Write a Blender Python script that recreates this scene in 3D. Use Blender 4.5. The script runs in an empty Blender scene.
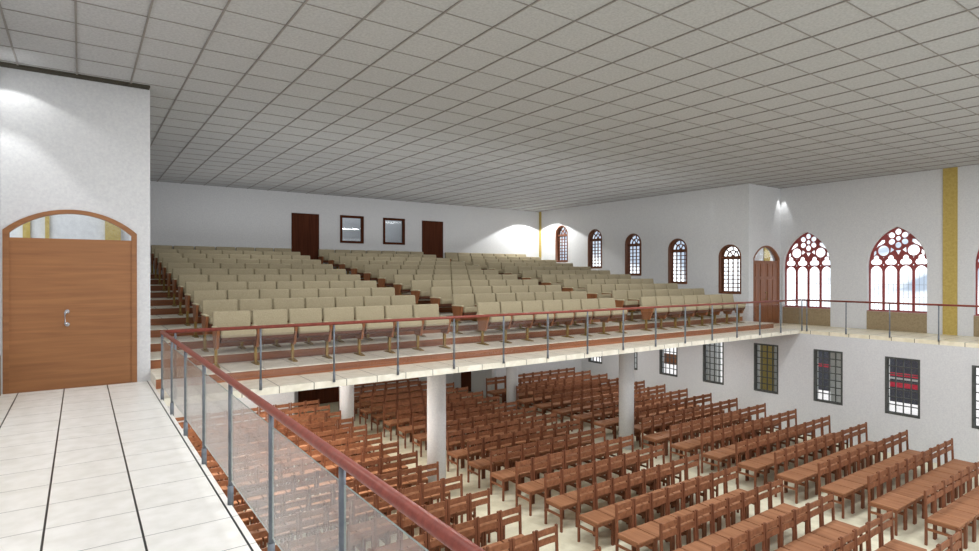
import bpy, bmesh, math, random
from mathutils import Vector, Matrix
random.seed(4)
SC = bpy.context.scene
COL = SC.collection
PI = math.pi
# ------------------------------------------------------------------ dimensions (metres)
EYE = 1.6
ZC = 4.378            # ceiling above the gallery floor
ZF = -2.95            # lower hall floor
XL, XR = 0.853, 16.82  # hall width (inner edges of the two side balconies)
XWL, XWR = -0.87, 18.654
YD = 10.05            # wall with the doors at the balcony ends
YE = 8.488            # front edge of the gallery
YB = 20.04            # rear wall
YFR = -4.0            # how far the place is built towards and behind the viewer
SLAB = 0.10
RISE, ROW, YT1 = 0.1455, 0.9887, 9.265
Y1 = 9.906
NROW = 11

# ------------------------------------------------------------------ materials
def new_mat(name):
    m = bpy.data.materials.new(name); m.use_nodes = True
    nt = m.node_tree; nt.nodes.clear()
    out = nt.nodes.new('ShaderNodeOutputMaterial')
    return m, nt, out

def srgb(c):
    return tuple(((v/255)/12.92 if v/255 <= 0.04045 else (((v/255)+0.055)/1.055)**2.4) for v in c) + (1,)

def N(nt, t, **kw):
    n = nt.nodes.new(t)
    for k, v in kw.items():
        setattr(n, k, v)
    return n

def pbsdf(nt, out, rough=0.6, spec=0.3, metal=0.0):
    b = N(nt, 'ShaderNodeBsdfPrincipled')
    b.inputs['Roughness'].default_value = rough
    b.inputs['Specular IOR Level'].default_value = spec
    b.inputs['Metallic'].default_value = metal
    nt.links.new(b.outputs[0], out.inputs[0])
    return b

def mat_mottle(name, c1, c2, scale=9.0, rough=0.8, spec=0.2, metal=0.0, stretch=(1,1,1), detail=6.0, bump=0.0, lo=0.35, hi=0.65):
    """two tones mixed by noise over the surface's own position"""
    m, nt, out = new_mat(name)
    b = pbsdf(nt, out, rough, spec, metal)
    g = N(nt, 'ShaderNodeNewGeometry')
    mp = N(nt, 'ShaderNodeMapping'); mp.inputs['Scale'].default_value = stretch
    nz = N(nt, 'ShaderNodeTexNoise'); nz.inputs['Scale'].default_value = scale; nz.inputs['Detail'].default_value = detail
    nz.inputs['Roughness'].default_value = 0.65
    cr = N(nt, 'ShaderNodeValToRGB')
    cr.color_ramp.elements[0].position = lo; cr.color_ramp.elements[1].position = hi
    cr.color_ramp.elements[0].color = srgb(c1); cr.color_ramp.elements[1].color = srgb(c2)
    L = nt.links.new
    L(g.outputs['Position'], mp.inputs[0]); L(mp.outputs[0], nz.inputs['Vector']); L(nz.outputs['Fac'], cr.inputs[0])
    L(cr.outputs[0], b.inputs['Base Color'])
    if bump:
        bp = N(nt, 'ShaderNodeBump'); bp.inputs['Strength'].default_value = bump; bp.inputs['Distance'].default_value = 0.02
        L(nz.outputs['Fac'], bp.inputs['Height']); L(bp.outputs[0], b.inputs['Normal'])
    return m

def mat_tile(name, base1, base2, seam, px, ox, wx, py, oy, wy, rough=0.35, spec=0.4):
    """stone tiles with dark joints every px along X and py along Y"""
    m, nt, out = new_mat(name)
    b = pbsdf(nt, out, rough, spec)
    L = nt.links.new
    g = N(nt, 'ShaderNodeNewGeometry')
    nz = N(nt, 'ShaderNodeTexNoise'); nz.inputs['Scale'].default_value = 7; nz.inputs['Detail'].default_value = 8
    L(g.outputs['Position'], nz.inputs['Vector'])
    cr = N(nt, 'ShaderNodeValToRGB')
    cr.color_ramp.elements[0].position = 0.35; cr.color_ramp.elements[1].position = 0.65
    cr.color_ramp.elements[0].color = srgb(base1); cr.color_ramp.elements[1].color = srgb(base2)
    L(nz.outputs['Fac'], cr.inputs[0])
    sp = N(nt, 'ShaderNodeSeparateXYZ'); L(g.outputs['Position'], sp.inputs[0])
    sn = N(nt, 'ShaderNodeSeparateXYZ'); L(g.outputs['Normal'], sn.inputs[0])
    def line(axis, p, o, w, nrm):
        a = N(nt, 'ShaderNodeMath', operation='SUBTRACT'); L(sp.outputs[axis], a.inputs[0]); a.inputs[1].default_value = o - p/2
        q = N(nt, 'ShaderNodeMath', operation='FLOORED_MODULO'); L(a.outputs[0], q.inputs[0]); q.inputs[1].default_value = p
        s = N(nt, 'ShaderNodeMath', operation='SUBTRACT'); L(q.outputs[0], s.inputs[0]); s.inputs[1].default_value = p/2
        ab = N(nt, 'ShaderNodeMath', operation='ABSOLUTE'); L(s.outputs[0], ab.inputs[0])
        lt = N(nt, 'ShaderNodeMath', operation='LESS_THAN'); L(ab.outputs[0], lt.inputs[0]); lt.inputs[1].default_value = w/2
        # no joint line along a face that is itself perpendicular to this axis
        na = N(nt, 'ShaderNodeMath', operation='ABSOLUTE'); L(sn.outputs[nrm], na.inputs[0])
        nl = N(nt, 'ShaderNodeMath', operation='LESS_THAN'); L(na.outputs[0], nl.inputs[0]); nl.inputs[1].default_value = 0.7
        mu = N(nt, 'ShaderNodeMath', operation='MULTIPLY'); L(lt.outputs[0], mu.inputs[0]); L(nl.outputs[0], mu.inputs[1])
        return mu
    a = line('X', px, ox, wx, 'X'); c = line('Y', py, oy, wy, 'Y')
    mx = N(nt, 'ShaderNodeMath', operation='MAXIMUM'); L(a.outputs[0], mx.inputs[0]); L(c.outputs[0], mx.inputs[1])
    mix = N(nt, 'ShaderNodeMix', data_type='RGBA')
    L(mx.outputs[0], mix.inputs['Factor']); L(cr.outputs[0], mix.inputs['A']); mix.inputs['B'].default_value = srgb(seam)
    L(mix.outputs['Result'], b.inputs['Base Color'])
    return m

def mat_wood(name, dark, light, axis=0, scale=5.0, rough=0.45, spec=0.35):
    """grain lines running along one axis"""
    st = [14, 14, 14]; st[axis] = 0.7
    m, nt, out = new_mat(name)
    b = pbsdf(nt, out, rough, spec)
    L = nt.links.new
    g = N(nt, 'ShaderNodeNewGeometry')
    mp = N(nt, 'ShaderNodeMapping'); mp.inputs['Scale'].default_value = st
    L(g.outputs['Position'], mp.inputs[0])
    nz = N(nt, 'ShaderNodeTexNoise'); nz.inputs['Scale'].default_value = scale*0.35; nz.inputs['Detail'].default_value = 9
    nz.inputs['Distortion'].default_value = 0.6
    L(mp.outputs[0], nz.inputs['Vector'])
    cr = N(nt, 'ShaderNodeValToRGB')
    cr.color_ramp.elements[0].position = 0.3; cr.color_ramp.elements[1].position = 0.7
    cr.color_ramp.elements[0].color = srgb(dark); cr.color_ramp.elements[1].color = srgb(light)
    L(nz.outputs['Fac'], cr.inputs[0]); L(cr.outputs[0], b.inputs['Base Color'])
    return m

def mat_glass(name, tint=(1,1,1), rough=0.02, f0=0.03, haze=0.0):
    m, nt, out = new_mat(name)
    L = nt.links.new
    t = N(nt, 'ShaderNodeBsdfTransparent'); t.inputs[0].default_value = tint + (1,)
    gl = N(nt, 'ShaderNodeBsdfGlossy'); gl.inputs['Roughness'].default_value = rough
    g = N(nt, 'ShaderNodeNewGeometry')
    dt = N(nt, 'ShaderNodeVectorMath', operation='DOT_PRODUCT'); L(g.outputs['Normal'], dt.inputs[0]); L(g.outputs['Incoming'], dt.inputs[1])
    ab = N(nt, 'ShaderNodeMath', operation='ABSOLUTE'); L(dt.outputs['Value'], ab.inputs[0])
    om = N(nt, 'ShaderNodeMath', operation='SUBTRACT'); om.inputs[0].default_value = 1.0; L(ab.outputs[0], om.inputs[1])
    pw = N(nt, 'ShaderNodeMath', operation='POWER'); L(om.outputs[0], pw.inputs[0]); pw.inputs[1].default_value = 5.0
    fr = N(nt, 'ShaderNodeMath', operation='MULTIPLY_ADD'); L(pw.outputs[0], fr.inputs[0]); fr.inputs[1].default_value = 0.9; fr.inputs[2].default_value = f0
    mx = N(nt, 'ShaderNodeMixShader')
    L(fr.outputs[0], mx.inputs[0]); L(t.outputs[0], mx.inputs[1]); L(gl.outputs[0], mx.inputs[2]); 
    if haze:  # whitish diffuse share painted in as haze on the glass
        df = N(nt, 'ShaderNodeBsdfDiffuse'); df.inputs[0].default_value = (0.85,0.84,0.83,1)
        m2 = N(nt, 'ShaderNodeMixShader'); m2.inputs[0].default_value = haze
        L(mx.outputs[0], m2.inputs[1]); L(df.outputs[0], m2.inputs[2]); L(m2.outputs[0], out.inputs[0])
    else:
        L(mx.outputs[0], out.inputs[0])
    return m

M = {}
M['wall'] = mat_mottle('wall_plaster', (200,201,204), (212,213,214), 30, 0.9, 0.1)
M['ceiling'] = mat_mottle('ceiling_board', (168,169,171), (186,187,188), 34, 0.95, 0.05)
M['grid'] = mat_mottle('ceiling_bar', (132,128,124), (144,140,136), 5, 0.6, 0.2)
M['slot'] = mat_mottle('vent_metal', (62,58,48), (78,72,60), 5, 0.5, 0.3)
M['floor_tile'] = mat_tile('balcony_tile', (226,225,219), (238,237,233), (24,28,26), 0.50, -0.19, 0.013, 0.475, 4.105, 0.005)
M['tier_tile'] = mat_tile('gallery_tile', (219,214,197), (235,231,217), (90,88,78), 0.50, 0.31, 0.011, 0.52, 8.49, 0.003)
M['edge_tile'] = mat_tile('walkway_tile', (222,214,188), (236,229,207), (90,88,78), 5.0, 1.0, 0.001, 0.50, 0.2, 0.014)
M['hall_floor'] = mat_mottle('hall_floor_stone', (206,202,178), (224,220,198), 5, 0.55, 0.25)
M['door_wood'] = mat_wood('door_wood', (132,88,54), (152,104,64), 0, 4)
M['door_wood_v'] = mat_wood('door_wood_upright', (118,72,46), (142,90,60), 2, 4)
M['dark_wood'] = mat_wood('dark_door_wood', (66,34,22), (84,46,30), 2, 4, 0.85, 0.08)
M['riser_wood'] = mat_wood('riser_wood', (126,76,46), (158,100,64), 0, 4)
M['frame_wood'] = mat_wood('window_wood', (90,52,34), (114,70,46), 2, 4)
M['chair_wood'] = mat_wood('chair_wood', (118,75,52), (150,101,72), 1, 3, 0.6, 0.2)
M['chair_seat'] = mat_wood('chair_seat_wood', (138,94,66), (168,120,88), 1, 3, 0.6, 0.2)
M['chair_post'] = mat_wood('chair_post_wood', (104,64,44), (132,84,60), 2, 3, 0.6, 0.2)
M['panel_wood'] = mat_wood('seat_panel_wood', (128,80,50), (156,102,66), 2, 4)
M['pan_wood'] = mat_wood('seat_pan_wood', (84,48,34), (108,64,46), 0, 4)
M['fabric'] = mat_mottle('seat_fabric', (152,142,117), (174,163,138), 60, 0.95, 0.05, lo=0.3, hi=0.7)
M['pad'] = mat_mottle('armrest_pad', (196,186,156), (212,203,176), 40, 0.8, 0.1)
M['brass'] = mat_mottle('pedestal_brass', (128,102,48), (156,128,66), 20, 0.4, 0.4, 0.3)
M['rail'] = mat_mottle('handrail_paint', (120,54,43), (142,68,54), 30, 0.4, 0.4)
M['steel'] = mat_mottle('post_steel', (96,102,110), (118,124,132), 20, 0.5, 0.4, 0.3)
M['gold'] = mat_mottle('gold_paint', (170,148,80), (188,166,98), 16, 0.7, 0.2)
M['tan'] = mat_mottle('tan_panel', (140,124,98), (158,142,114), 24, 0.85, 0.1)
M['red'] = mat_mottle('tracery_red', (136,62,62), (156,76,74), 12, 0.5, 0.3)
M['lead'] = mat_mottle('lead_came', (120,124,132), (140,144,152), 12, 0.5, 0.3)
M['iron'] = mat_mottle('window_iron', (66,68,66), (84,86,84), 12, 0.5, 0.3)
M['chrome'] = mat_mottle('handle_metal', (190,194,198), (210,214,218), 12, 0.25, 0.5, 0.6)
M['brown_dark'] = mat_mottle('dark_slot', (40,34,28), (52,44,36), 12, 0.7, 0.2)
M['glass'] = mat_glass('window_glass', (0.95,0.97,0.98))
M['rail_glass'] = mat_glass('railing_glass', (0.93,0.92,0.92), 0.05, 0.012)
M['balcony_glass'] = mat_glass('balcony_glass', (0.90,0.90,0.90), 0.07, 0.05, 0.065)  # pale haze of the panels is mixed into the shader
M['glass_edge'] = mat_mottle('glass_edge', (120,136,132), (134,150,146), 12, 0.5, 0.3)
M['ground'] = mat_mottle('paving', (214,206,200), (232,226,222), 1, 0.9, 0.1)
M['outside_wall'] = mat_mottle('outside_render', (206,206,206), (220,220,219), 12, 0.9, 0.1)
M['board_dark'] = mat_mottle('board_dark', (68,70,82), (84,86,98), 12, 0.6, 0.2)
M['board_red'] = mat_mottle('board_red', (204,50,74), (222,70,92), 12, 0.6, 0.2)

# ------------------------------------------------------------------ mesh helpers
def link(o, parent=None):
    COL.objects.link(o)
    if parent is not None:
        o.parent = parent
    return o

def obj(name, bm, m, parent=None, smooth=False, bevel=0.0):
    if bevel:
        bmesh.ops.bevel(bm, geom=list(bm.edges), offset=bevel, segments=2, affect='EDGES', profile=0.6)
    bmesh.ops.recalc_face_normals(bm, faces=list(bm.faces))
    me = bpy.data.meshes.new(name); bm.to_mesh(me); bm.free()
    for mm in (m if isinstance(m, (list, tuple)) else [m]):
        me.materials.append(mm)
    if smooth:
        for p in me.polygons: p.use_smooth = True
    return link(bpy.data.objects.new(name, me), parent)

def box(bm, x0, x1, y0, y1, z0, z1, mi=0):
    v = [bm.verts.new(p) for p in ((x0,y0,z0),(x1,y0,z0),(x1,y1,z0),(x0,y1,z0),(x0,y0,z1),(x1,y0,z1),(x1,y1,z1),(x0,y1,z1))]
    for f in ((3,2,1,0),(4,5,6,7),(0,1,5,4),(1,2,6,5),(2,3,7,6),(3,0,4,7)):
        bm.faces.new([v[i] for i in f]).material_index = mi

def prism(bm, poly, axis, a, b, mi=0):
    """poly in the two other axes (cyclic order), swept along axis from a to b"""
    def P(p, t):
        if axis == 0: return (t, p[0], p[1])
        if axis == 1: return (p[0], t, p[1])
        return (p[0], p[1], t)
    A = [bm.verts.new(P(p, a)) for p in poly]; B = [bm.verts.new(P(p, b)) for p in poly]
    n = len(poly)
    bm.faces.new(A).material_index = mi; bm.faces.new(B[::-1]).material_index = mi
    for i in range(n):
        bm.faces.new((A[i], A[(i+1) % n], B[(i+1) % n], B[i])).material_index = mi

def tube(bm, pts, r, seg=16):
    pts = [Vector(p) for p in pts]
    rings = []
    for i, p in enumerate(pts):
        if i == 0: d = (pts[1]-p).normalized()
        elif i == len(pts)-1: d = (p-pts[i-1]).normalized()
        else:
            d1 = (p-pts[i-1]).normalized(); d2 = (pts[i+1]-p).normalized(); d = (d1+d2).normalized()
        up = Vector((0,0,1)) if abs(d.z) < 0.9 else Vector((1,0,0))
        a = d.cross(up).normalized(); b = a.cross(d).normalized()
        rings.append([bm.verts.new(p + r*(math.cos(t)*a + math.sin(t)*b)) for t in (2*PI*k/seg for k in range(seg))])
    for i in range(len(rings)-1):
        for k in range(seg):
            bm.faces.new((rings[i][k], rings[i][(k+1) % seg], rings[i+1][(k+1) % seg], rings[i+1][k]))
    bm.faces.new(rings[0][::-1]); bm.faces.new(rings[-1])

def plate(name, outer, holes, thick, origin, ax, an, m, parent=None):
    """a flat plate with holes: outline in (s, z); s runs along ax from origin, thickness grows along an"""
    cu = bpy.data.curves.new('outline', 'CURVE'); cu.dimensions = '2D'; cu.fill_mode = 'BOTH'; cu.extrude = thick/2
    for loop in [outer] + holes:
        sp = cu.splines.new('POLY'); sp.points.add(len(loop)-1); sp.use_cyclic_u = True
        for q, p in zip(sp.points, loop): q.co = (p[0], p[1], 0, 1)
    ob = bpy.data.objects.new('outline', cu); COL.objects.link(ob)
    dg = bpy.context.evaluated_depsgraph_get()
    me = bpy.data.meshes.new_from_object(ob.evaluated_get(dg))
    bpy.data.objects.remove(ob); bpy.data.curves.remove(cu)
    me.name = name
    o, A, B = Vector(origin), Vector(ax), Vector(an)
    for v in me.vertices:
        s, z, t = v.co
        v.co = o + A*s + Vector((0,0,z)) + B*(t + thick/2)
    me.materials.clear(); me.materials.append(m)
    bm = bmesh.new(); bm.from_mesh(me)
    bmesh.ops.remove_doubles(bm, verts=list(bm.verts), dist=1e-5)
    bmesh.ops.recalc_face_normals(bm, faces=list(bm.faces)); bm.to_mesh(me); bm.free()
    return link(bpy.data.objects.new(name, me), parent)

def circle(cx, cz, r, n=20, a0=0.0):
    return [(cx + r*math.cos(a0+2*PI*k/n), cz + r*math.sin(a0+2*PI*k/n)) for k in range(n)]

def rect(x0, x1, z0, z1):
    return [(x0,z0),(x1,z0),(x1,z1),(x0,z1)]

def round_arch(c, w, z0, zs, n=20, rise=None):
    """door or window outline with a segmental or half-round head"""
    h = w/2
    rise = h if rise is None else rise
    R = (h*h + rise*rise)/(2*rise); cz = zs + rise - R
    a = math.asin(min(1, h/R))
    if rise > h - 1e-6: a = PI/2
    return [(c-h, z0), (c+h, z0)] + [(c + R*math.sin(a - 2*a*k/n), cz + R*math.cos(a - 2*a*k/n)) for k in range(n+1)]

def pointed_arch(c, w, z0, zs, rise, n=14):
    h = w/2
    R = (h*h + rise*rise)/(2*h)
    pts = [(c-h, z0), (c+h, z0)]
    am = math.asin(min(1, rise/R))
    for k in range(n+1):
        t = am*k/n; pts.append((c + h - R + R*math.cos(t), zs + R*math.sin(t)))
    for k in range(n-1, -1, -1):
        t = am*k/n; pts.append((c - h + R - R*math.cos(t), zs + R*math.sin(t)))
    return pts

def structure(o, label=None):
    o['kind'] = 'structure'
    if label: o['label'] = label
    return o

def tag(o, label, cat, group=None, kind=None):
    o['label'] = label; o['category'] = cat
    if group: o['group'] = group
    if kind: o['kind'] = kind
    return o

def empty(name, loc=(0,0,0)):
    o = bpy.data.objects.new(name, None); o.location = loc; o.empty_display_size = 0.1
    return link(o)

ORD = 'zeroth first second third fourth fifth sixth seventh eighth ninth tenth eleventh twelfth thirteenth fourteenth fifteenth sixteenth seventeenth eighteenth nineteenth twentieth'.split()
X, Y_, NX = (1,0,0), (0,1,0), (-1,0,0)

# ------------------------------------------------------------------ shell: floors
bm = bmesh.new(); box(bm, XWL, 21.5, YFR, YB, ZF-0.2, ZF)
structure(obj('floor', bm, M['hall_floor']), 'pale stone floor of the lower hall')
bm = bmesh.new(); box(bm, XWL, XL, YFR, YD, -SLAB, 0)
fl = structure(obj('floor_balcony', bm, M['floor_tile']), 'pale tiled balcony floor with dark joints')
bm = bmesh.new(); box(bm, XL, XR, YE, YB, -SLAB, 0)
structure(obj('floor_gallery', bm, M['tier_tile']), 'cream tiled front walkway and slab of the seating gallery')
bm = bmesh.new(); box(bm, XR, XWR, YFR, 10.06, -SLAB, 0)
structure(obj('floor_walkway', bm, M['edge_tile']), 'cream tiled walkway under the tall gothic windows')
# stepped tiers: cream tread, wooden riser
for k in range(NROW):
    y0 = YT1 + k*ROW; z = (k+1)*RISE
    bm = bmesh.new(); box(bm, XL, XR, y0+0.02, min(y0+ROW+0.02, YB) if k < NROW-1 else YB, z-RISE, z)
    t = structure(obj('floor_tier', bm, M['tier_tile']), 'stepped gallery tier with a cream tread and a wooden riser')
    bm = bmesh.new(); box(bm, XL, XR, y0, y0+0.02, z-RISE, z-0.012)
    obj('riser', bm, M['riser_wood'], t)
    bm = bmesh.new(); box(bm, XL, XR, y0-0.012, y0+0.02, z-0.012, z)
    obj('nosing', bm, M['tier_tile'], t)

# ------------------------------------------------------------------ shell: ceiling
bm = bmesh.new(); box(bm, XWL, XWR, YFR, YB, ZC, ZC+0.15)
ce = structure(obj('ceiling', bm, M['ceiling']), 'grey suspended ceiling of square boards')
bm = bmesh.new()
k = -1
while -0.04 + 0.64*k < XWR:
    x = -0.04 + 0.64*k
    if x > XWL: box(bm, x-0.010, x+0.010, YFR, (YD if x < XL else (10.06 if x > XR else YB)), ZC-0.012, ZC)
    k += 1
k = 0
while -3.67 + 0.643*k < YB:
    y = -3.67 + 0.643*k
    box(bm, XWL if y < YD else XL, XWR if y < 10.06 else XR, y-0.006, y+0.006, ZC-0.007, ZC)
    k += 1
obj('grid_bars', bm, M['grid'], ce)
# slot diffuser along the top of the door wall
bm = bmesh.new()
box(bm, XWL, XL-0.01, YD-0.15, YD-0.005, ZC-0.005, ZC)
for q in range(4):
    box(bm, XWL, XL-0.01, YD-0.14+q*0.04, YD-0.128+q*0.04, ZC-0.03, ZC-0.005)
structure(obj('trim_1', bm, M['slot']), 'dark slatted air slot where the ceiling meets the door wall')

# ------------------------------------------------------------------ shell: walls
GOTH = [9.24, 6.77, 4.30, 1.83]
SMALL = [(18.57, 0), (16.60, 1), (14.63, 2), (12.66, 3), (10.69, 4)]
def small_z(i): return 2.12 - 0.285*i            # sill height, falling with the tiers
LOWY = [2.42, 4.19, 5.96, 7.73, 9.50, 11.28, 13.04, 14.80, 16.58]
LZ0, LZ1 = -1.95, -0.51
def gothic_outline(c, grow=0.0): return pointed_arch(c, 1.47+2*grow, 0.53-grow, 1.85, 1.08+grow)
def small_outline(c, i, grow=0.0): return round_arch(c, 0.76+2*grow, small_z(i)-grow, small_z(i)+1.165)

outer = [(YFR, ZF), (YB, ZF), (YB, ZC), (10.06, ZC), (10.06, -SLAB), (YFR, -SLAB)]
holes = [rect(y-0.375, y+0.375, LZ0, LZ1) for y in LOWY] + [small_outline(c, i) for c, i in SMALL]
structure(plate('wall_right', outer, holes, 0.26, (XR,0,0), Y_, X, M['wall']), 'white plaster side wall of the hall with two ranks of windows')
outer = rect(YFR, 10.06, 0, ZC)
structure(plate('wall_gothic', outer, [gothic_outline(c) for c in GOTH], 0.30, (XWR,0,0), Y_, X, M['wall']), 'white plaster wall holding the tall gothic windows')
outer = rect(YFR, YD, ZF, ZC)
structure(plate('wall_left', outer, [gothic_outline(c) for c in GOTH], 0.30, (XWL,0,0), Y_, NX, M['wall']), 'white plaster wall along the balcony')
# door wall at the balcony end, with the arched doorway
DC, DW, DZS, DRISE = -0.085, 1.53, 2.19, 0.31
structure(plate('wall_door', rect(XWL, XL, ZF, ZC), [round_arch(DC, DW, 0.0, DZS, rise=DRISE)], 0.22, (0,YD,0), X, Y_, M['wall']), 'white plaster wall around the arched brown door')
bm = bmesh.new(); box(bm, XL-0.12, XL, YD+0.22, YB, ZF, ZC)
structure(obj('wall_side', bm, M['wall']), 'white plaster wall along the stair end of the tiers')
# jog wall with its own arched door
JC, JW, JZS, JRISE = 17.83, 1.52, 2.10, 0.40
structure(plate('wall_jog', rect(XR+0.006, XWR, 0, ZC), [round_arch(JC, JW, 0.0, JZS, rise=JRISE)], 0.22, (0,10.05,0), X, Y_, M['wall']), 'short white wall around the arched double door')
# rear wall: upper part with two doors and two control-room windows
BD = [(5.86, 6.81), (10.87, 11.82)]
BZ = NROW*RISE
BW = [(7.59, 8.44), (9.25, 10.11)]
structure(plate('wall_back', rect(XL, XR, ZF, ZC), [rect(a, b, BZ, 3.68) for a, b in BD] + [rect(a, b, 2.73, 3.68) for a, b in BW] + [rect(6.08, 7.55, ZF, -0.85)], 0.25, (0,YB,0), X, Y_, M['wall']), 'white plaster rear wall')
bm = bmesh.new(); box(bm, XL, XR, YB+0.9, YB+1.0, ZF, ZC)
structure(obj('wall_booth', bm, M['wall']), 'grey wall of the room behind the rear windows')
# blocks under the gallery either side of the rear recess
bm = bmesh.new(); box(bm, XL, 5.15, 17.35, YB, ZF, -SLAB)
structure(obj('wall_recess_left', bm, M['wall']), 'white block beside the rear recess under the gallery')
structure(plate('wall_recess_right', rect(17.35, YB, ZF, -SLAB), [rect(18.72, 19.5, ZF, -0.85)], 0.2, (12.3,0,0), Y_, X, M['wall']), 'white return wall of the rear recess under the gallery')
bm = bmesh.new(); box(bm, 12.5, XR, 17.35, 17.5, ZF, -SLAB)
structure(obj('wall_recess_back', bm, M['wall']), 'white wall behind the rear chair rows under the gallery')

# yellow-gold strips and tan panels
def strip(n, x0, x1, y0, y1, z0, z1, m, lab):
    bm = bmesh.new(); box(bm, x0, x1, y0, y1, z0, z1); structure(obj('trim_%d' % n, bm, M[m]), lab)
strip(2, XWR-0.03, XWR, 5.37, 5.68, 0, ZC, 'gold', 'yellow painted strip up the wall between gothic windows')
strip(3, XR-0.02, XR, 19.90, YB, BZ, ZC, 'gold', 'yellow painted strip in the far corner')
strip(4, XWL, XWL+0.03, 5.37, 5.68, 0, ZC, 'gold', 'yellow painted strip on the balcony wall')
strip(5, XWL, XWL+0.03, 0.4, 0.71, 0, ZC, 'gold', 'second yellow painted strip on the balcony wall')
strip(6, XWR-0.03, XWR, 0.4, 0.71, 0, ZC, 'gold', 'second yellow painted strip on the gothic wall')
tn = 7
for c in GOTH:
    for xa, xb in ((XWR-0.006, XWR), (XWL, XWL+0.006)):
        strip(tn, xa, xb, c-0.735, c+0.735, 0, 0.525, 'tan', 'tan panel under a tall gothic window'); tn += 1

# round white columns under the gallery
for x, y, lab in ((5.98, 10.4, 'white round column under the gallery edge beside the door-side chairs'),
                  (11.70, 10.4, 'white round column under the gallery edge beside the window-side chairs'),
                  (5.98, 15.33, 'white round column deep under the gallery beside the door-side chairs'),
                  (11.70, 15.33, 'white round column deep under the gallery beside the window-side chairs')):
    bm = bmesh.new(); tube(bm, [(x,y,ZF), (x,y,-SLAB)], 0.195, 32)
    o = structure(obj('column', bm, M['wall'], smooth=False), lab)
    for p in o.data.polygons: p.use_smooth = len(p.vertices) == 4

# ------------------------------------------------------------------ gothic windows
def gothic_holes():
    H = []
    for q in (-1.5, -0.5, 0.5, 1.5):                       # four lancets
        H.append(pointed_arch(q*0.3675, 0.310, 0.575, 1.66, 0.175, 8))
    for q in (-1.5, -0.5, 0.5, 1.5):                       # trefoils: one outline of three lobes
        cx, cz, pts = q*0.3675, 1.985, []
        for lx, lz, a0, a1 in ((0.072, -0.045, -115, 62), (0.0, 0.075, -25, 205), (-0.072, -0.045, 118, 295)):
            for k in range(9):
                a = math.radians(a0 + (a1-a0)*k/8)
                pts.append((cx+lx+0.076*math.cos(a), cz+lz+0.076*math.sin(a)))
        H.append(pts)
    for sx in (-1, 1):
        H.append(circle(sx*0.3675, 2.262, 0.148, 22))      # roundels
    H.append(circle(0, 2.60, 0.066, 14))                   # rosette
    for k in range(6):
        a = PI/2 + k*PI/3; e = []
        for j in range(16):
            t = 2*PI*j/16; u, v = 0.080*math.cos(t), 0.080*math.sin(t)
            r = 0.186 + u*1.08
            e.append((r*math.cos(a) - v*math.sin(a), 2.60 + r*math.sin(a) + v*math.cos(a)))
        H.append(e)
    for s in (-1, 1):
        H.append([(s*x, z) for x, z in ((0.575,2.33),(0.505,2.46),(0.42,2.565),(0.335,2.575),(0.325,2.50),(0.40,2.44),(0.49,2.40))])
        H.append([(s*x, z) for x, z in ((0.625,2.10),(0.62,2.23),(0.555,2.285),(0.545,2.18))])
        H.append([(s*x, z) for x, z in ((0.095,2.28),(0.19,2.365),(0.205,2.195))])
        H.append([(s*x, z) for x, z in ((0.29,2.70),(0.22,2.79),(0.245,2.72))])
        for q in (0.3675,):
            H.append([(s*q-0.022,2.075),(s*q+0.022,2.075),(s*q,2.045)])
        for q in (0.184, 0.551, 0.0):
            if q == 0.0 and s < 0: continue
            pass
    H.append([(-0.07,2.265),(0.07,2.265),(0.0,2.13)])
    for q in (-1, 0, 1):
        H.append(circle(q*0.3675, 1.855, 0.020, 8))
    return H
GH = gothic_holes()
wn = 1
for side, xw, an in (('r', XWR, X), ('l', XWL, NX)):
    for gi, c in enumerate(GOTH):
        sg = an[0]
        w = empty('window_%d' % wn, (xw + sg*0.15, c, 0)); wn += 1
        structure(w, 'tall pointed gothic window with red tracery')
        o = plate('tracery', pointed_arch(0, 1.47, 0.53, 1.85, 1.08), GH, 0.05, (0,0,0), Y_, an, M['red'], w)
        bm = bmesh.new()
        for q in (-1.5, -0.5, 0.5, 1.5):
            for dx in (-0.055, 0.055):
                box(bm, sg*0.03-0.004, sg*0.03+0.004, q*0.3675+dx-0.003, q*0.3675+dx+0.003, 0.57, 1.75)
            for z in (0.95, 1.30):
                box(bm, sg*0.03-0.004, sg*0.03+0.004, q*0.3675-0.15, q*0.3675+0.15, z-0.003, z+0.003)
        obj('lead_lines', bm, M['lead'], w)
        plate('pane', pointed_arch(0, 1.46, 0.535, 1.85, 1.075), [], 0.006, (sg*0.045,0,0), Y_, an, M['glass'], w)
        bm = bmesh.new(); box(bm, min(-sg*0.15,0), max(-sg*0.15,0), -0.735, 0.735, 0.50, 0.545)
        obj('sill', bm, M['red'], w)

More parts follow.
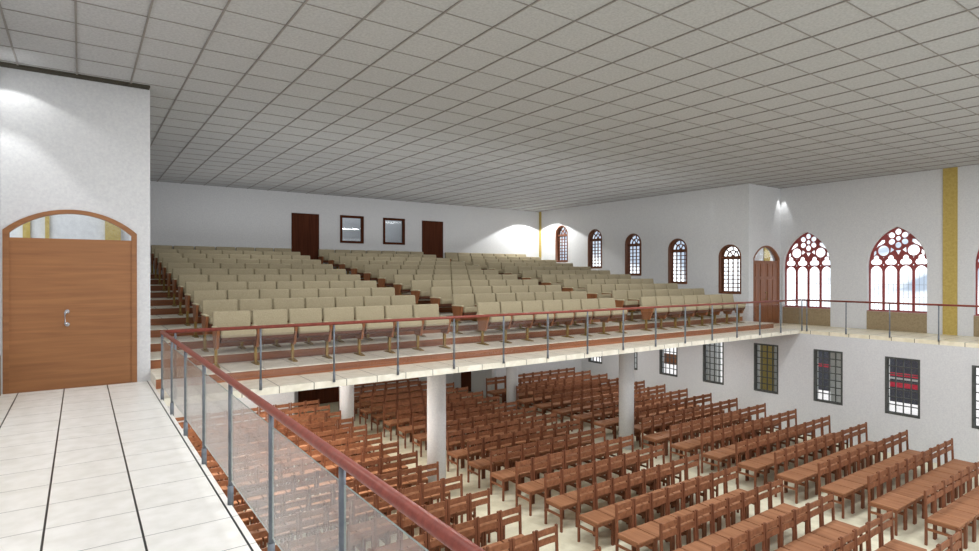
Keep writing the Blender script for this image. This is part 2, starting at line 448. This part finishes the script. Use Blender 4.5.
# ------------------------------------------------------------------ small arched windows over the tiers
for c, i in SMALL:
    z0 = small_z(i); zs = z0 + 1.165
    w = empty('window_%d' % wn, (XR, c, 0)); wn += 1
    structure(w, 'narrow round-headed window with a brown wooden frame and small panes')
    # deep wooden lining
    out_ = round_arch(0, 0.78, z0-0.01, zs, rise=0.39); inn = round_arch(0, 0.69, z0+0.045, zs, rise=0.345)
    plate('lining', out_, [inn], 0.25, (-0.012,0,0), Y_, X, M['frame_wood'], w)
    # sash with 4 x 8 panes, transom and fan head
    H = []
    xs = [-0.335 + 0.67*k/4 for k in range(5)]
    zz0, zz1 = z0+0.06, zs-0.07
    for a in range(4):
        for b_ in range(8):
            H.append(rect(xs[a]+0.013, xs[a+1]-0.013, zz0+(zz1-zz0)*b_/8+0.013, zz0+(zz1-zz0)*(b_+1)/8-0.013))
    def wedge(r0, r1, a0, a1, n=6):
        A = [math.radians(a0+(a1-a0)*k/n) for k in range(n+1)]
        return [(r1*math.cos(t), zs+0.01+r1*math.sin(t)) for t in A] + [(r0*math.cos(t), zs+0.01+r0*math.sin(t)) for t in A[::-1]]
    for a0, a1 in ((3,42),(48,87),(93,132),(138,177)):
        H.append(wedge(0.205, 0.315, a0, a1))
    for a0, a1 in ((5,54),(66,114),(126,175)):
        H.append(wedge(0.06, 0.175, a0, a1))
    plate('sash', round_arch(0, 0.69, z0+0.045, zs, rise=0.345), H, 0.04, (0.16,0,0), Y_, X, M['frame_wood'], w)
    bm = bmesh.new(); box(bm, 0.10, 0.17, -0.345, 0.345, zs-0.06, zs+0.005)
    obj('transom', bm, M['frame_wood'], w)
    plate('pane', round_arch(0, 0.69, z0+0.045, zs, rise=0.345), [], 0.006, (0.185,0,0), Y_, X, M['glass'], w)

# ------------------------------------------------------------------ lower hall windows
for y in LOWY:
    w = empty('window_%d' % wn, (XR, y, 0)); wn += 1
    structure(w, 'dark metal window of the lower hall with a grid of small panes')
    plate('frame', rect(-0.38, 0.38, LZ0-0.005, LZ1+0.005), [rect(-0.335, 0.335, LZ0+0.04, LZ1-0.04)], 0.10, (-0.008,0,0), Y_, X, M['iron'], w)
    H = []
    for a in range(4):
        for b_ in range(7):
            x0 = -0.335 + 0.67*a/4; zz = LZ0+0.04 + (LZ1-LZ0-0.08)*b_/7
            H.append(rect(x0+0.011, x0+0.67/4-0.011, zz+0.011, zz+(LZ1-LZ0-0.08)/7-0.011))
    plate('grille', rect(-0.335, 0.335, LZ0+0.04, LZ1-0.04), H, 0.03, (0.06,0,0), Y_, X, M['iron'], w)
    plate('pane', rect(-0.335, 0.335, LZ0+0.04, LZ1-0.04), [], 0.006, (0.10,0,0), Y_, X, M['glass'], w)

# ------------------------------------------------------------------ doors
d = structure(empty('door_1', (0, YD, 0)), 'wide brown wooden door with an arched glazed head')
plate('door_frame', round_arch(DC, DW, 0.0, DZS, rise=DRISE), [round_arch(DC, DW-0.13, 0.001, DZS-0.03, rise=DRISE-0.022)], 0.14, (0,-0.02,0), X, Y_, M['door_wood'], d)
bm = bmesh.new(); box(bm, DC-DW/2+0.012, DC+DW/2-0.012, 0.0, 0.06, 0.004, 2.09); obj('door_leaf', bm, M['door_wood'], d)
plate('pane', round_arch(DC, DW-0.13, 2.09, DZS-0.03, rise=DRISE-0.022), [], 0.006, (0,0.05,0), X, Y_, M['glass'], d)
bm = bmesh.new(); tube(bm, [(DC-0.07,0,1.075),(DC-0.07,-0.035,1.075),(DC-0.095,-0.06,1.06),(DC-0.095,-0.06,0.91),(DC-0.07,-0.035,0.895),(DC-0.07,0,0.895)], 0.014, 10)
for zz in (1.075, 0.895):
    tube(bm, [(DC-0.07,0.004,zz),(DC-0.07,-0.012,zz)], 0.028, 16)
obj('handle', bm, M['chrome'], d, smooth=True)
# lobby wall; its gold strips are added to imitate reflections in the glass
bm = bmesh.new(); box(bm, XWL-0.3, XL-0.12, 12.6, 12.7, 0, ZC)
structure(obj('wall_lobby', bm, M['outside_wall']), 'grey lobby wall beyond the arched door')
for n_, x0, x1 in ((30, -0.80, -0.70), (31, -0.50, -0.44), (32, 0.36, 0.60)):
    strip(n_, x0, x1, 12.55, 12.6, 0, ZC, 'gold', 'gold strip on the lobby wall standing in for a reflection')

d = structure(empty('door_2', (0, 10.06, 0)), 'brown panelled double door with an arched glazed head')
plate('door_frame', round_arch(JC, JW, 0.0, JZS, rise=JRISE), [round_arch(JC, JW-0.10, 0.001, JZS-0.02, rise=JRISE-0.03)], 0.14, (0,-0.02,0), X, Y_, M['door_wood_v'], d)
for sx in (-1, 1):
    x0, x1 = (JC-JW/2+0.05, JC-0.004) if sx < 0 else (JC+0.004, JC+JW/2-0.05)
    bm = bmesh.new(); box(bm, x0, x1, 0.015, 0.06, 0.004, 2.02)
    lf = obj('door_leaf', bm, M['door_wood_v'], d)
    bm = bmesh.new()
    for za, zb in ((0.12, 0.62), (0.72, 1.42), (1.52, 1.92)):
        for xa, xb in ((x0+0.09, (x0+x1)/2-0.03), ((x0+x1)/2+0.03, x1-0.09)):
            box(bm, xa, xb, 0.0, 0.02, za, zb)
    obj('raised_panels', bm, M['door_wood_v'], lf, bevel=0.006)
bm = bmesh.new(); tube(bm, [(JC-0.06,0.015,1.02),(JC-0.06,-0.05,1.02),(JC-0.06,-0.05,0.80),(JC-0.06,0.015,0.80)], 0.016, 10)
obj('handle', bm, M['brass'], d, smooth=True)
plate('pane', round_arch(JC, JW-0.10, 2.02, JZS-0.02, rise=JRISE-0.03), [], 0.006, (0,0.05,0), X, Y_, M['glass'], d)
bm = bmesh.new(); box(bm, 18.3, 20.4, 10.85, 10.90, 0, 3.9)
structure(obj('wall_door_backing', bm, M['outside_wall']), 'grey wall standing in for a reflection in the arched double door')
strip(33, 19.05, 19.42, 10.82, 10.85, 0, 3.9, 'gold', 'gold panel standing in for a reflection in the arched double door')  # wall and panel are added to imitate reflections in the glazed head

for n_, ((a, b), where) in enumerate(zip(BD, ('door-side aisle', 'window-side aisle'))):
    d = structure(empty('door_%d' % (3+n_), ((a+b)/2, YB, 0)), 'plain dark brown door at the top of the ' + where)
    h = (b-a)/2
    plate('door_frame', rect(-h, h, BZ, 3.68), [rect(-h+0.05, h-0.05, BZ+0.001, 3.63)], 0.12, (0,-0.015,0), X, Y_, M['dark_wood'], d)
    bm = bmesh.new(); box(bm, -h+0.05, h-0.05, 0.005, 0.05, BZ+0.005, 3.63); obj('door_leaf', bm, M['dark_wood'], d)
for n_, (a, b) in enumerate(BW):
    w = structure(empty('window_%d' % wn, ((a+b)/2, YB, 0)), 'square control-room window with a dark brown frame in the rear wall'); wn += 1
    h = (b-a)/2
    plate('frame', rect(-h-0.02, h+0.02, 2.71, 3.70), [rect(-h+0.06, h-0.06, 2.79, 3.62)], 0.12, (0,-0.03,0), X, Y_, M['dark_wood'], w)
    plate('pane', rect(-h+0.06, h-0.06, 2.79, 3.62), [], 0.006, (0,0.03,0), X, Y_, M['glass'], w)
d = structure(empty('door_5', (6.815, YB, ZF)), 'wide dark brown door in the rear recess under the gallery')
plate('door_frame', rect(-0.735, 0.735, 0, 2.10), [rect(-0.67, 0.67, 0.001, 2.03)], 0.12, (0,-0.015,0), X, Y_, M['dark_wood'], d)
for sx in (-1, 1):
    bm = bmesh.new(); box(bm, min(sx*0.67, sx*0.004), max(sx*0.67, sx*0.004), 0.005, 0.05, 0.004, 2.03); obj('door_leaf', bm, M['dark_wood'], d)
d = structure(empty('door_6', (12.3, 19.11, ZF)), 'dark brown door in the return wall of the rear recess')
bm = bmesh.new(); box(bm, 0.02, 0.07, -0.38, 0.38, 0.004, 2.09); obj('door_leaf', bm, M['dark_wood'], d)

# ------------------------------------------------------------------ railings
RZ, RR = 0.858, 0.024
def post_bm(x, y, base_dir, ztop=0.815):
    bm = bmesh.new()
    tube(bm, [(x,y,0.0),(x,y,ztop)], 0.019, 10)
    return bm
def railing(name, label, line, posts, panels, base=0.0, glass='rail_glass'):
    t = empty(name, (line[0][0], line[0][1], base)); tag(t, label, 'railing')
    o = Vector(t.location)
    R = lambda p: tuple(Vector(p) - o)
    bm = bmesh.new(); tube(bm, [R((x,y,RZ)) for x, y in line], RR, 18); obj('handrail', bm, M['rail'], t, smooth=True)
    for (x, y) in posts:
        bm = bmesh.new(); tube(bm, [R((x,y,-0.02)), R((x,y,RZ-0.02))], 0.0145, 12)
        p = obj('post', bm, M['steel'], t, smooth=True)
        bm = bmesh.new(); tube(bm, [R((x,y,-0.02)), R((x,y,0.13))], 0.020, 12); obj('post_sleeve', bm, M['steel'], p, smooth=True)
    for (xa, ya, xb, yb) in panels:
        bm = bmesh.new()
        e = 0.004
        if abs(xa-xb) < 1e-6: box(bm, xa-e, xa+e, min(ya,yb), max(ya,yb), 0.17, 0.77)
        else: box(bm, min(xa,xb), max(xa,xb), ya-e, ya+e, 0.17, 0.77)
        big = max(f.calc_area() for f in bm.faces)
        for f in bm.faces: f.material_index = 0 if f.calc_area() > 0.9*big else 1
        for v in bm.verts: v.co = v.co - o
        obj('glass_panel', bm, [M[glass], M['glass_edge']], t)
    return t
xl = XL - 0.004
yl = [YE-0.022] + [7.50 - 1.055*k for k in range(0, 11)]
yl = [y for y in yl if y > YFR+0.1]
railing('glass_railing', 'glass-panelled railing with red-brown handrail along the tiled balcony by the wide door', [(xl, YE-0.022), (xl, YFR+0.2)], [(xl, y) for y in yl],
        [(xl, yl[i]-0.03, xl, yl[i+1]+0.03) for i in range(len(yl)-1)], glass='balcony_glass')
xf = [1.997-1.0+0.0 + 1.0535*k for k in range(15)]
yf = YE - 0.022
xf[-1] = 15.74
xr_ = XR - 0.022
railing('gallery_railing', 'long red-brown handrail on grey posts across the front of the seating gallery', [(xl+0.037, yf), (xr_, yf)], [(x, yf) for x in xf],
        [(xf[i]+0.03, yf, xf[i+1]-0.03, yf) for i in range(len(xf)-1)] + [(xf[-1]+0.03, yf, xr_-0.03, yf)])
railing('walkway_railing', 'red-brown handrail on grey posts along the walkway under the gothic windows', [(xr_, yf-0.037), (xr_, YFR+0.2)], [(xr_, yf-0.04)] + [(xr_, 8.29-1.03*k) for k in range(9)], [])

# ------------------------------------------------------------------ theatre seats on the tiers
PIT = 0.5925
def bevel_box(x0, x1, y0, y1, z0, z1, r, seg=3):
    bm = bmesh.new(); box(bm, x0, x1, y0, y1, z0, z1)
    bmesh.ops.bevel(bm, geom=list(bm.edges), offset=r, segments=seg, affect='EDGES', profile=0.5)
    return bm
def side_panel(x):
    bm = bmesh.new(); prism(bm, [(-0.235,0.60),(0.185,0.60),(0.165,0.52),(0.095,0.285),(-0.13,0.285),(-0.215,0.52)], 0, x, x+0.045)
    bmesh.ops.bevel(bm, geom=list(bm.edges), offset=0.006, segments=1, affect='EDGES')
    return bm
def arm_pad(x):
    return bevel_box(x-0.008, x+0.053, -0.245, 0.19, 0.598, 0.622, 0.008, 2)
def pedestal(x):
    bm = bmesh.new()
    prism(bm, [(-0.03,0.29),(0.03,0.29),(0.022,0.03),(-0.022,0.03)], 0, x+0.002, x+0.043)
    prism(bm, [(-0.19,0.0),(-0.19,0.012),(-0.03,0.035),(0.03,0.035),(0.17,0.012),(0.17,0.0)], 0, x-0.012, x+0.057)
    return bm
def seat_proto(last):
    t = empty('theatre_seat')
    obj('side_panel', side_panel(0.012), M['panel_wood'], t)
    obj('armrest', arm_pad(0.012), M['pad'], t)
    obj('pedestal', pedestal(0.012), M['brass'], t)
    if last:
        obj('side_panel', side_panel(PIT+0.012), M['panel_wood'], t)
        obj('armrest', arm_pad(PIT+0.012), M['pad'], t)
        obj('pedestal', pedestal(PIT+0.012), M['brass'], t)
    bm = bevel_box(0.066, PIT-0.004, -0.27, 0.08, 0.448, 0.572, 0.035)
    for v in bm.verts: v.co.z += (0.02 if v.co.y < -0.15 else 0.0)*(-(v.co.y+0.15)/0.12)
    obj('seat_cushion', bm, M['fabric'], t, smooth=True)
    bm = bmesh.new(); prism(bm, [(-0.245,0.468),(0.07,0.462),(0.05,0.40),(-0.17,0.385),(-0.235,0.43)], 0, 0.072, PIT-0.012)
    obj('seat_pan', bm, M['pan_wood'], t)
    bm = bevel_box(0.018, PIT-0.010, 0.0, 0.085, 0.0, 0.40, 0.028)
    for v in bm.verts:
        y, z = v.co.y, v.co.z
        v.co.y = 0.075 + y + z*0.16; v.co.z = 0.46 + z - 0.02*y
    obj('backrest', bm, M['fabric'], t, smooth=True)
    return t
def kids(o): return list(o.children)
def dup(root, loc):
    r = root.copy(); COL.objects.link(r); r.location = loc
    for ch in kids(root):
        c = ch.copy(); COL.objects.link(c); c.parent = r
        for g in kids(ch):
            d_ = g.copy(); COL.objects.link(d_); d_.parent = c
    return r
pa, pb = seat_proto(False), seat_proto(True)
used = {False: False, True: False}
BLOCKS = [(1.6925, 'door-side'), (6.7485, 'middle'), (11.8495, 'window-side')]
for bx, bname in BLOCKS:
    for k in range(NROW):
        for j in range(7):
            last = j == 6
            loc = (bx + j*PIT, Y1 + k*ROW, (k+1)*RISE)
            pr = pb if last else pa
            if not used[last]: s = pr; s.location = loc; used[last] = True
            else: s = dup(pr, loc)
            where = 'front row' if k == 0 else ('last row' if k == NROW-1 else ORD[k+1]+' row from rail')
            tag(s, 'beige theatre seat, %s from door end, %s, %s gallery block' % (ORD[j+1], where, bname), 'seat', 'gallery theatre seats in the %s block' % bname)

# ------------------------------------------------------------------ wooden chairs of the lower hall
CW, CH = 0.405, 0.91
def chair_parts():
    P = []
    def b(*a):
        bm = bmesh.new(); box(bm, *a); return bm
    w = CW/2
    # origin at the rear legs' line; the chair faces -Y
    seat = bevel_box(-w+0.004, w-0.004, -0.43, 0.0, 0.44, 0.468, 0.008, 2)
    for v in seat.verts:
        if v.co.z > 0.45 and abs(v.co.x) < w-0.02: pass
    P.append(('seat', seat, 'chair_seat'))
    for sx in (-1, 1):
        x0, x1 = sx*w, sx*(w-0.034)
        rear = bmesh.new(); prism(rear, [(0.0,0.0),(0.036,0.0),(0.036,0.46),(0.05,CH),(0.018,CH),(0.0,0.46)], 0, min(x0,x1), max(x0,x1))
        P.append(('leg', rear, 'chair_post'))
        P.append(('leg', b(min(x0,x1), max(x0,x1), -0.42, -0.385, 0, 0.44), 'chair_post'))
    for z0, z1, dy in ((0.800, 0.888, 0.014), (0.668, 0.760, 0.009)):
        sl = bmesh.new()
        n = 5
        for k in range(n):
            xa = -w+0.034 + (CW-0.068)*k/n; xb = -w+0.034 + (CW-0.068)*(k+1)/n
            c = lambda x: 0.012*(1-(x/w)**2)
            v = [sl.verts.new(p) for p in ((xa,dy+c(xa),z0),(xb,dy+c(xb),z0),(xb,dy+0.018+c(xb),z0),(xa,dy+0.018+c(xa),z0),
                                           (xa,dy+c(xa)+0.003,z1),(xb,dy+c(xb)+0.003,z1),(xb,dy+0.021+c(xb),z1),(xa,dy+0.021+c(xa),z1))]
            for f in ((3,2,1,0),(4,5,6,7),(0,1,5,4),(2,3,7,6)): sl.faces.new([v[i] for i in f])
            if k == 0: sl.faces.new([v[i] for i in (3,0,4,7)])
            if k == n-1: sl.faces.new([v[i] for i in (1,2,6,5)])
        bmesh.ops.remove_doubles(sl, verts=list(sl.verts), dist=1e-5)
        P.append(('back_slat', sl, 'chair_wood'))
    for sx in (-1, 1):
        x0, x1 = sx*(w-0.007), sx*(w-0.027)
        P.append(('side_rail', b(min(x0,x1), max(x0,x1), -0.39, 0.005, 0.255, 0.295), 'chair_wood'))
    fr = bmesh.new(); box(fr, -w+0.034, w-0.034, -0.413, -0.393, 0.385, 0.44); box(fr, -w+0.034, w-0.034, 0.006, 0.026, 0.385, 0.44)
    for sx in (-1, 1):
        x0, x1 = sx*(w-0.007), sx*(w-0.027); box(fr, min(x0,x1), max(x0,x1), -0.39, 0.005, 0.385, 0.44)
    P.append(('seat_apron', fr, 'chair_wood'))
    return P
cp = empty('wooden_chair')
for n_, bm_, m_ in chair_parts(): obj(n_, bm_, M[m_], cp)
CB = [('window-side', 11.57, 10, 'window end'), ('middle', 6.89, 8, 'window end'), ('door-side', 5.68-9*0.4225, 9, 'column aisle')]
CROWS = [4.60 + 0.86*k for k in range(-2, 15)]
f_ = 581.457; yaw = math.radians(35.107); pit = math.radians(-0.157)
Fv = Vector((math.sin(yaw)*math.cos(pit), math.cos(yaw)*math.cos(pit), math.sin(pit))); Rv = Vector((math.cos(yaw), -math.sin(yaw), 0)); Uv = Rv.cross(Fv)
def in_frame(p):
    v = Vector(p) - Vector((0,0,EYE)); d_ = v.dot(Fv)
    if d_ < 0.5: return None
    u, w_ = 489.5 + f_*v.dot(Rv)/d_, 275.5 - f_*v.dot(Uv)/d_
    return d_, u, w_
spots = []
for bname, x0, n, endn in CB:
    for k, y in enumerate(CROWS + ([17.50, 18.36] if bname == 'middle' else [])):
        for j in range(n):
            x = x0 + (j+0.5)*0.4225
            if bname == 'window-side' and j == 0 and k in (9, 15): continue     # a column stands there
            if k > 16 and j > 6: continue
            best = None
            for dz in (0.1, 0.45, 0.9):
                q = in_frame((x, y-0.2, ZF+dz))
                if q and -25 < q[1] < 1004 and q[2] < 575: best = q
            if not best: continue
            idx = n-j      # counted from the window end / aisle end
            spots.append((best[0], x, y, bname, k, idx, endn))
spots.sort()
NB = len(CROWS)
first = True
for d_, x, y, bname, k, idx, endn in spots[:300]:
    if first: c = cp; c.location = (x, y, ZF); first = False
    else: c = dup(cp, (x, y, ZF))
    rb = (NB+2 if bname == 'middle' else NB)-k
    where = 'last row' if rb == 1 else ORD[rb]+' row from the back'
    tag(c, 'slat-back wooden chair, %s from %s, %s, %s block' % (ORD[idx], endn, where, bname), 'chair', 'wooden chairs in the %s block of the lower hall' % bname)
rest = spots[300:]
if rest:
    bm = bmesh.new(); mats = []
    for n_, pb_, m_ in chair_parts():
        if m_ not in mats: mats.append(m_)
        tmp = bpy.data.meshes.new('tmp'); pb_.to_mesh(tmp); pb_.free()
        for _, x, y, *r_ in rest:
            n0 = len(bm.verts); f0 = len(bm.faces)
            bm.from_mesh(tmp)
            bm.verts.ensure_lookup_table(); bm.faces.ensure_lookup_table()
            for v in bm.verts[n0:]: v.co += Vector((x, y, ZF))
            for fc in bm.faces[f0:]: fc.material_index = mats.index(m_)
        bpy.data.meshes.remove(tmp)
    o = obj('distant_wooden_chairs', bm, [M[q] for q in mats])
    tag(o, 'brown wooden chairs of the last rows deep under the gallery', 'chairs', kind='stuff')
print('chairs', len(spots))

# ------------------------------------------------------------------ outside, seen through the windows
bm = bmesh.new(); box(bm, 21.5, 60, -20, 50, ZF-0.2, ZF)
structure(obj('ground', bm, M['ground']), 'pale paving outside')
for y0, y1 in ((7.0, 8.50), (9.3, 11.75), (12.35, 13.9), (14.95, 16.4)):
    bm = bmesh.new(); box(bm, 18.65, 18.9, y0, y1, ZF, -SLAB)
    structure(obj('wall_outside', bm, M['outside_wall']), 'grey pier outside the lower windows')
n_ = 40
for y0, y1 in ((10.26, 10.46), (10.49, 10.70), (12.74, 12.90)):
    strip(n_, 18.6, 18.65, y0, y1, ZF, -SLAB, 'gold', 'gold strip outside a lower window'); n_ += 1
t = empty('notice_board', (18.7, 14.4, ZF)); tag(t, 'brown wooden board on posts outside a lower window', 'board')
bm = bmesh.new(); box(bm, -0.02, 0.02, -0.55, 0.55, 1.05, 1.45); obj('board', bm, M['riser_wood'], t)
for yy in (-0.5, 0.5):
    bm = bmesh.new(); box(bm, 0.02, 0.07, yy-0.03, yy+0.03, 0, 1.5); obj('post', bm, M['frame_wood'], t)
t = empty('display_hoarding', (20.6, 7.1, ZF)); tag(t, 'dark hoarding with red bands outside a lower window', 'hoarding')
bm = bmesh.new(); box(bm, 0, 0.12, -0.75, 3.2, 0.6, 2.2); obj('board', bm, M['board_dark'], t)
bm = bmesh.new()
box(bm, -0.02, 0.0, -0.75, 3.2, 1.40, 1.50); box(bm, -0.02, 0.0, -0.75, -0.35, 1.0, 2.2); box(bm, -0.02, 0.0, -0.2, 1.2, 1.06, 1.22)
obj('red_bands', bm, M['board_red'], t)
bm = bmesh.new(); box(bm, -0.025, -0.02, -0.3, 1.2, 1.30, 1.36); obj('white_stripe', bm, M['wall'], t)
for yy in (-0.6, 3.0):
    bm = bmesh.new(); box(bm, 0.02, 0.10, yy-0.04, yy+0.04, 0, 0.62); obj('leg', bm, M['board_dark'], t)

# ------------------------------------------------------------------ light
w = bpy.data.worlds.new('sky'); SC.world = w; w.use_nodes = True
nt = w.node_tree; nt.nodes.clear()
out = N(nt, 'ShaderNodeOutputWorld'); bg = N(nt, 'ShaderNodeBackground')
tc = N(nt, 'ShaderNodeTexCoord'); nz = N(nt, 'ShaderNodeTexNoise'); nz.inputs['Scale'].default_value = 5; nz.inputs['Detail'].default_value = 5
nz.inputs['Distortion'].default_value = 1.2
cr = N(nt, 'ShaderNodeValToRGB'); cr.color_ramp.elements[0].position = 0.40; cr.color_ramp.elements[1].position = 0.56
cr.color_ramp.elements[0].color = (0.26,0.30,0.36,1); cr.color_ramp.elements[1].color = (1,1,1,1)
mpw = N(nt, 'ShaderNodeMapping'); mpw.inputs['Location'].default_value = (0.37, 0.0, 0.21)
nt.links.new(tc.outputs['Generated'], mpw.inputs[0]); nt.links.new(mpw.outputs[0], nz.inputs['Vector']); nt.links.new(nz.outputs['Fac'], cr.inputs[0])
nt.links.new(cr.outputs[0], bg.inputs[0]); bg.inputs[1].default_value = 2.2; nt.links.new(bg.outputs[0], out.inputs[0])

def lamp(name, kind, loc, energy, color=(1,1,1), size=0.2, target=None, angle=60, blend=0.2, sy=None):
    l = bpy.data.lights.new(name, kind); l.energy = energy; l.color = color
    if kind == 'AREA':
        l.size = size
        if sy: l.shape = 'RECTANGLE'; l.size_y = sy
    else: l.shadow_soft_size = size
    if kind == 'SPOT': l.spot_size = math.radians(angle); l.spot_blend = blend
    o = bpy.data.objects.new(name, l); COL.objects.link(o); o.location = loc
    if target is not None:
        o.rotation_euler = (Vector(target)-Vector(loc)).to_track_quat('-Z','Y').to_euler()
    return o
# wall washers
lamp('door_wall_spot', 'SPOT', (-0.80, 9.62, 4.30), 15, (1,1,0.98), 0.03, (-0.80, 9.62, 0), 124, 0.15)
lamp('door_wall_spot', 'SPOT', (-0.84, 9.45, 4.30), 55, (1,1,0.98), 0.03, (-0.86, 9.60, 0), 74, 0.35)
lamp('far_corner_spot', 'SPOT', (15.8, 19.0, 4.30), 290, (1,1,0.98), 0.03, (15.8, 19.0, 0), 126, 0.10)
lamp('jog_spot', 'SPOT', (18.52, 9.93, 4.32), 45, (1,1,0.98), 0.01, (18.54, 9.97, 0), 42, 0.6)
lamp('wall_spot', 'SPOT', (16.77, 11.33, 4.33), 22, (1,1,0.98), 0.01, (16.80, 11.33, 0), 16, 0.8)
# area lights added as fill over hall, gallery and balcony and under the gallery
for x in (4.2, 8.8, 13.4):
    for y in (1.5, 6.0):
        lamp('hall_fill', 'AREA', (x, y, ZC-0.03), 110, (1,1,1), 1.2, (x, y, 0))  # added overhead fill for the hall, no fixture
    lamp('gallery_fill', 'AREA', (x, 11.5, ZC-0.03), 30, (1,1,1), 1.2, (x, 11.5, 0))
    lamp('gallery_fill', 'AREA', (x, 17.0, ZC-0.03), 26, (1,1,1), 1.2, (x, 17.4, 0))  # added fill for the tiers and rear wall
    for y in (12.5, 17.0):
        lamp('rear_ceiling_fill', 'AREA', (x, y, 2.75), 21, (1,1,1), 4.6, (x, y+0.001, 9))  # added upward light without a fixture, brightens the rear ceiling
for y in (2.5, 6.5):
    lamp('balcony_fill', 'AREA', (0.0, y, ZC-0.03), 48, (1,1,1), 0.8, (0.0, y, 0))  # added overhead fill to whiten the balcony floor
for x, e, c in ((3.4, 150, (1,0.96,0.90)), (8.8, 18, (1,1,1)), (14.6, 45, (1,1,1))):
    for y in (11.0, 14.5):
        lamp('under_gallery_fill', 'AREA', (x, y, -0.13), e, c, 0.8, (x, y, -3))  # fill added under the slab, warm and strongest over the door-side chairs

# ------------------------------------------------------------------ camera
cam = bpy.data.cameras.new('camera'); cam.sensor_width = 36; cam.lens = 581.457/979*36
co = bpy.data.objects.new('camera', cam); COL.objects.link(co); SC.camera = co
m3 = Matrix((Rv, Uv, -Fv)).transposed()
co.matrix_world = Matrix.Translation((0,0,EYE)) @ m3.to_4x4()
cam.clip_start = 0.05; cam.clip_end = 300
SC.view_settings.view_transform = 'Standard'; SC.view_settings.look = 'None'; SC.view_settings.gamma = 1
SC.view_settings.exposure = 0.22
SC.view_settings.use_curve_mapping = False
